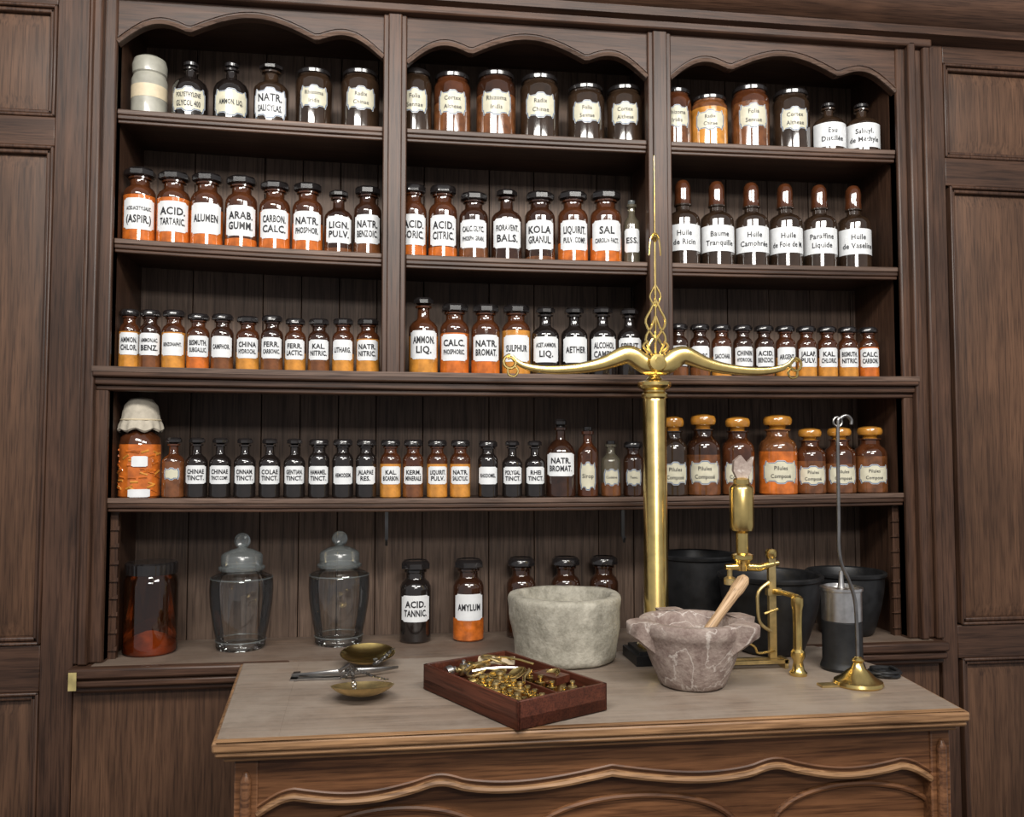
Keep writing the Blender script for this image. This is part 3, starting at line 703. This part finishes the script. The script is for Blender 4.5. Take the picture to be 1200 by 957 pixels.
def chain(p0, p1, sag, n=16):
    for i in range(n):
        t = (i + .5) / n; p = Vector(p0).lerp(Vector(p1), t) - Vector((0, 0, sag * math.sin(pi * t)))
        T = Matrix.Translation(p) @ Matrix.Rotation(random.uniform(0, 3), 4, 'Z') @ Matrix.Rotation(random.uniform(-.6, .6), 4, 'X')
        b.tube([(.0048 * math.cos(k * pi / 5), .0032 * math.sin(k * pi / 5), 0) for k in range(10)], .0011, 'rodsteel', 5, closed=True, T=T)
for q in ((-.01, -.11, .036), (-.05, -.15, .022), (-.03, -.16, .026), (-.02, -.13, .03)):
    chain((-.05, -.20, TZ + .022), (q[0], q[1], TZ + q[2]), .002, 12)
for q in ((-.11, -.35, .032), (-.02, -.37, .032), (-.08, -.42, .018)):
    chain((-.095, -.27, TZ + .035), (q[0], q[1], TZ + q[2]), .003, 12)
b.build('hand_balance')

# ------------------------------------------------------------------ brass balance scale
b = MB()
b.box(-.065, .065, -.06, .06, 0.0, .022, 'iron'); b.box(-.055, .055, -.05, .05, .022, .03, 'iron')
b.lathe([(.045, .03), (.045, .036), (.034, .045), (.031, .055), (.0285, .06), (.0275, .60), (.026, .605), (.031, .610), (.031, .617), (.026, .622), (.026, .626), (.036, .632), (.040, .637), (.040, .645), (.026, .650), (.0, .651)], 'brass', 40)
b.lathe([(0, .65), (.020, .652), (.014, .660), (.018, .668), (.018, .676), (.012, .684), (.010, .695), (0, .695)], 'brass', 20)
b.tube(smooth_path([(-.014, -.012, .67), (-.022, -.012, .69), (-.016, -.012, .73), (0, -.012, .75), (.016, -.012, .73), (.022, -.012, .69), (.014, -.012, .67)], 4), .0038, 'brass', 8)
b.tube([(0, -.035, .695), (0, .02, .695)], .007, 'brass', 12)
def arm(sx, dz):
    P = [(0, .683, .021), (.020, .684, .023), (.036, .692, .023), (.052, .703, .023), (.070, .707, .022), (.090, .700, .020), (.12, .687, .0165), (.155, .677, .014), (.195, .670, .012), (.24, .666, .0105), (.28, .667, .009), (.312, .673, .0075), (.330, .682, .006), (.342, .694, .005)]
    P = smooth_path(P, 4)
    b.tube([(sx * x, -.014, z + dz * x) for x, z, r in P], [r for x, z, r in P], 'brass', 12, flat=.4)
    cx, cz = .345, .682 + dz * .34
    pts = []
    for i in range(26):
        t = i / 25 * 2.2 * pi; rr = .017 * (1 - .4 * i / 25)
        pts.append((sx * (cx + rr * math.sin(t)), -.014, cz - .002 + rr * math.cos(t)))
    b.tube(pts, .0036, 'brass', 7)
    b.tube(smooth_path([(sx * (cx + .006), -.014, cz - .016), (sx * (cx + .004), -.014, cz - .03), (sx * (cx - .010), -.014, cz - .034), (sx * (cx - .018), -.014, cz - .022), (sx * (cx - .012), -.014, cz - .012)], 4), .0028, 'brass', 7)
arm(-1, .02); arm(1, .03)
b.lathe([(0, -.010), (.019, -.008), (.023, 0), (.019, .008), (0, .010)], 'brass', 20, T=Matrix.Translation((0, -.024, .690)) @ Matrix.Rotation(pi / 2, 4, 'X'))
def lat(pts, r=.0032): b.tube(smooth_path([(x, -.014, z) for x, z in pts], 4), r, 'brass', 7)
for sx in (-1, 1):
    lat([(sx * .004, .70), (sx * .024, .745), (sx * .010, .775), (sx * .001, .80)])
    lat([(sx * .001, .745), (sx * .024, .785), (sx * .012, .815), (0, .84)])
    lat([(0, .82), (sx * .013, .845), (sx * .006, .865), (0, .875)], .0024)
    lat([(sx * .018, .715), (sx * .030, .73), (sx * .02, .742)], .0036)
lat([(0, .69), (0, .78), (0, .86)], .0026)
b.tube([(0, -.014, .85), (0, -.014, .93), (0, -.014, 1.0), (0, -.014, 1.185)], [.0035, .0025, .0018, .0010], 'brass', 8)
b.lathe([(0, .975), (.005, .98), (.009, .987), (.005, .994), (0, 1.0)], 'brass', 12, T=Matrix.Translation((0, -.014, 0)))
b.tube(smooth_path([(-.014, -.014, .945), (-.010, -.014, .985), (0, -.014, 1.0), (.010, -.014, .985), (.014, -.014, .945)], 4), .002, 'brass', 6)
b.build('brass_balance_scale', loc=(.596, -.150, TZ + .001))

# ------------------------------------------------------------------ brass press instrument
b = MB()
ox, oy = .766, -.25
b.lathe([(0, .215), (.012, .216), (.014, .225), (.018, .238), (.024, .243), (.024, .252), (.014, .256), (.014, .30), (.024, .306), (.027, .315), (.027, .40), (.024, .405), (.018, .41), (.018, .42), (.012, .424), (0, .425)], 'brass', 28, T=Matrix.Translation((ox, oy, TZ)))
b.prism([(ox - .010, TZ + .42), (ox + .012, TZ + .42), (ox + .022, TZ + .438), (ox + .028, TZ + .472), (ox + .012, TZ + .458), (ox - .002, TZ + .475), (ox - .018, TZ + .462), (ox - .020, TZ + .44)], oy - .006, oy + .006, 'marble')
b.tube([(ox - .04, oy, TZ + .225), (ox + .0, oy, TZ + .225), (ox + .04, oy, TZ + .222), (ox + .085, oy, TZ + .232)], [.006, .010, .009, .006], 'brass', 12)
b.lathe([(.0, -.014), (.013, -.014), (.013, .0), (.006, .004), (.006, .02), (0, .021)], 'brass_dull', 16, T=Matrix.Translation((ox - .03, oy, TZ + .20)))
fx = ox + .068
b.box(fx - .008, fx + .008, oy - .006, oy + .006, TZ + .02, TZ + .245, 'brass_dull')
b.lathe([(.010, .0), (.013, .005), (.013, .015), (.009, .02), (.0, .021)], 'brass', 16, T=Matrix.Translation((fx, oy, TZ + .243)))
b.box(fx - .012, fx + .02, oy - .008, oy + .008, TZ + .16, TZ + .175, 'brass_dull')
b.tube(smooth_path([(fx - .008, oy - .004, TZ + .19), (fx - .032, oy - .004, TZ + .17), (fx - .035, oy - .004, TZ + .14), (fx - .03, oy - .004, TZ + .10), (fx - .004, oy - .004, TZ + .08)], 4), .004, 'brass_dull', 8)
b.tube([(fx - .02, oy - .004, TZ + .12), (fx + .012, oy - .004, TZ + .13)], .0035, 'brass', 8)
b.box(ox - .050, fx + .03, oy - .02, oy - .012, TZ + .012, TZ + .02, 'brass_dull'); b.box(ox - .050, fx + .03, oy + .006, oy + .014, TZ + .012, TZ + .02, 'brass_dull')
for q in (ox - .047, fx + .024): b.box(q - .004, q + .004, oy - .02, oy + .014, TZ + .0005, TZ + .022, 'brass_dull')
b.tube(smooth_path([(ox - .025, oy - .012, TZ + .035), (ox - .03, oy - .012, TZ + .055), (ox - .012, oy - .012, TZ + .065), (ox + .02, oy - .012, TZ + .05), (ox + .03, oy - .012, TZ + .035), (fx, oy - .012, TZ + .04)], 4), .0028, 'brass', 7)
T = Matrix.Translation((fx + .024, oy - .075, TZ + .0005))
b.lathe([(0, 0), (.018, 0), (.019, .006), (.013, .012), (.010, .03), (.015, .04), (.015, .05), (.010, .056), (.0095, .10), (.0105, .14), (.013, .15), (.013, .165), (.008, .17), (.0, .172)], 'brass', 20, T=T)
b.tube([(fx, oy, TZ + .168), (fx + .012, oy - .03, TZ + .17), (fx + .024, oy - .075, TZ + .168)], .006, 'brass', 8)
b.build('brass_press')

# ------------------------------------------------------------------ hook stand
b = MB()
sx_, sy_ = .945, -.415
b.lathe([(0, 0.0005), (.048, 0.0005), (.050, .004), (.048, .010), (.034, .018), (.024, .028), (.014, .036), (.010, .046), (.013, .052), (.007, .058), (0, .06)], 'brass', 32, T=Matrix.Translation((sx_, sy_, TZ)))
b.tube(smooth_path([(sx_, sy_, TZ + .05), (sx_ - .001, sy_, 1.15), (sx_ - .004, sy_, 1.195), (sx_ - .016, sy_, 1.235), (sx_ - .032, sy_, 1.27), (sx_ - .037, sy_, 1.31), (sx_ - .036, sy_, 1.36), (sx_ - .034, sy_, 1.55), (sx_ - .028, sy_, 1.572), (sx_ - .014, sy_, 1.578), (sx_ - .004, sy_, 1.570), (sx_ - .004, sy_, 1.560)], 4), .0038, 'rodsteel', 10)
b.tube([(sx_ - .034 + .010 * math.cos(t * pi / 6), sy_, 1.565 + .010 * math.sin(t * pi / 6)) for t in range(12)], .002, 'rodsteel', 6, closed=True)
b.box(sx_ - .085, sx_ - .03, sy_ - .012, sy_ + .012, TZ + .0005, TZ + .005, 'brass_dull')
b.build('hook_stand')
b = MB()
b.lathe([(0, 0), (.046, 0), (.048, .006), (.045, .014), (.043, .02), (.043, .105), (.040, .108)], 'iron', 32)
b.lathe([(.040, .105), (.043, .108), (.043, .172), (.046, .174), (.046, .180), (.036, .183), (.034, .176), (0, .174)], 'steel', 32)
b.lathe([(.010, .174), (.006, .19), (.004, .215), (.0, .216)], 'steel', 12)
b.build('chrome_canister', loc=(.982, -.285, TZ + .001))
b = MB()
pts = [((.030 + .006 * math.sin(i * .7)) * math.cos(i * .42), (.026 + .004 * math.cos(i)) * math.sin(i * .42), .004 + .0028 * (i // 15)) for i in range(62)]
b.tube(pts, .0038, 'iron', 7)
b.build('coiled_cord', loc=(1.038, -.355, TZ + .001))

def pot(name, x, y, z, R, H, rb, handle=True):
    b = MB()
    P = [(0, 0), (rb * .9, 0), (rb, .006)] + [(rb + (R - rb) * math.sin(pi / 2 * t / 8), .006 + (H - .02) * t / 8) for t in range(1, 9)]
    P += [(R + .006, H - .010), (R + .007, H - .004), (R + .002, H), (R - .004, H - .003)] + [(rb * .95 + (R - rb - .006) * math.sin(pi / 2 * t / 6), .012 + (H - .03) * t / 6) for t in range(6, -1, -1)] + [(0, .012)]
    b.lathe(P, 'iron', 44)
    if handle:
        for s in (-1, 1):
            b.tube([(s * (R - .004), -.022, H * .70), (s * (R + .012), -.024, H * .74), (s * (R + .02), 0, H * .76), (s * (R + .012), .024, H * .74), (s * (R - .004), .022, H * .70)], .004, 'iron', 8)
    b.build(name, loc=(x, y, z), rotz=.5)
pot('cast_iron_pot', .785, .105, CT + .001, .100, .215, .085, False)
pot('cast_iron_pot', .898, -.098, TZ + .002, .119, .185, .078, False)
pot('cast_iron_pot', 1.195, .085, CT + .001, .098, .165, .070)

# ------------------------------------------------------------------ lights, world, camera
w = bpy.data.worlds.new('world'); w.use_nodes = True; sc.world = w
w.node_tree.nodes['Background'].inputs['Color'].default_value = (.97, .97, 1, 1)
w.node_tree.nodes['Background'].inputs['Strength'].default_value = .33
def area(name, loc, tgt, sx, sy, e, col=(1, .965, .91)):
    l = bpy.data.lights.new(name, 'AREA'); l.shape = 'RECTANGLE'; l.size = sx; l.size_y = sy; l.energy = e; l.color = col
    o = bpy.data.objects.new(name, l); sc.collection.objects.link(o); o.location = loc
    o.rotation_euler = (Vector(tgt) - Vector(loc)).to_track_quat('-Z', 'Y').to_euler()
area('ceiling_light_1', (-.5, -1.9, 3.1), (0, 0, 1.2), 1.3, .3, 44)
area('ceiling_light_2', (1.2, -2.1, 3.1), (.8, 0, 1.2), 1.3, .3, 46)
area('ceiling_light_3', (.3, -3.6, 2.9), (.3, 0, 1.4), 1.3, .3, 46)

cd = bpy.data.cameras.new('camera'); cd.sensor_width = 36; cd.lens = 30; cd.clip_start = .05
co = bpy.data.objects.new('camera', cd); sc.collection.objects.link(co)
co.location = (0, -2.1, 1.5); co.rotation_euler = (pi / 2 + math.atan(.052), 0, -math.radians(7.5))
sc.camera = co
sc.view_settings.view_transform = 'Standard'
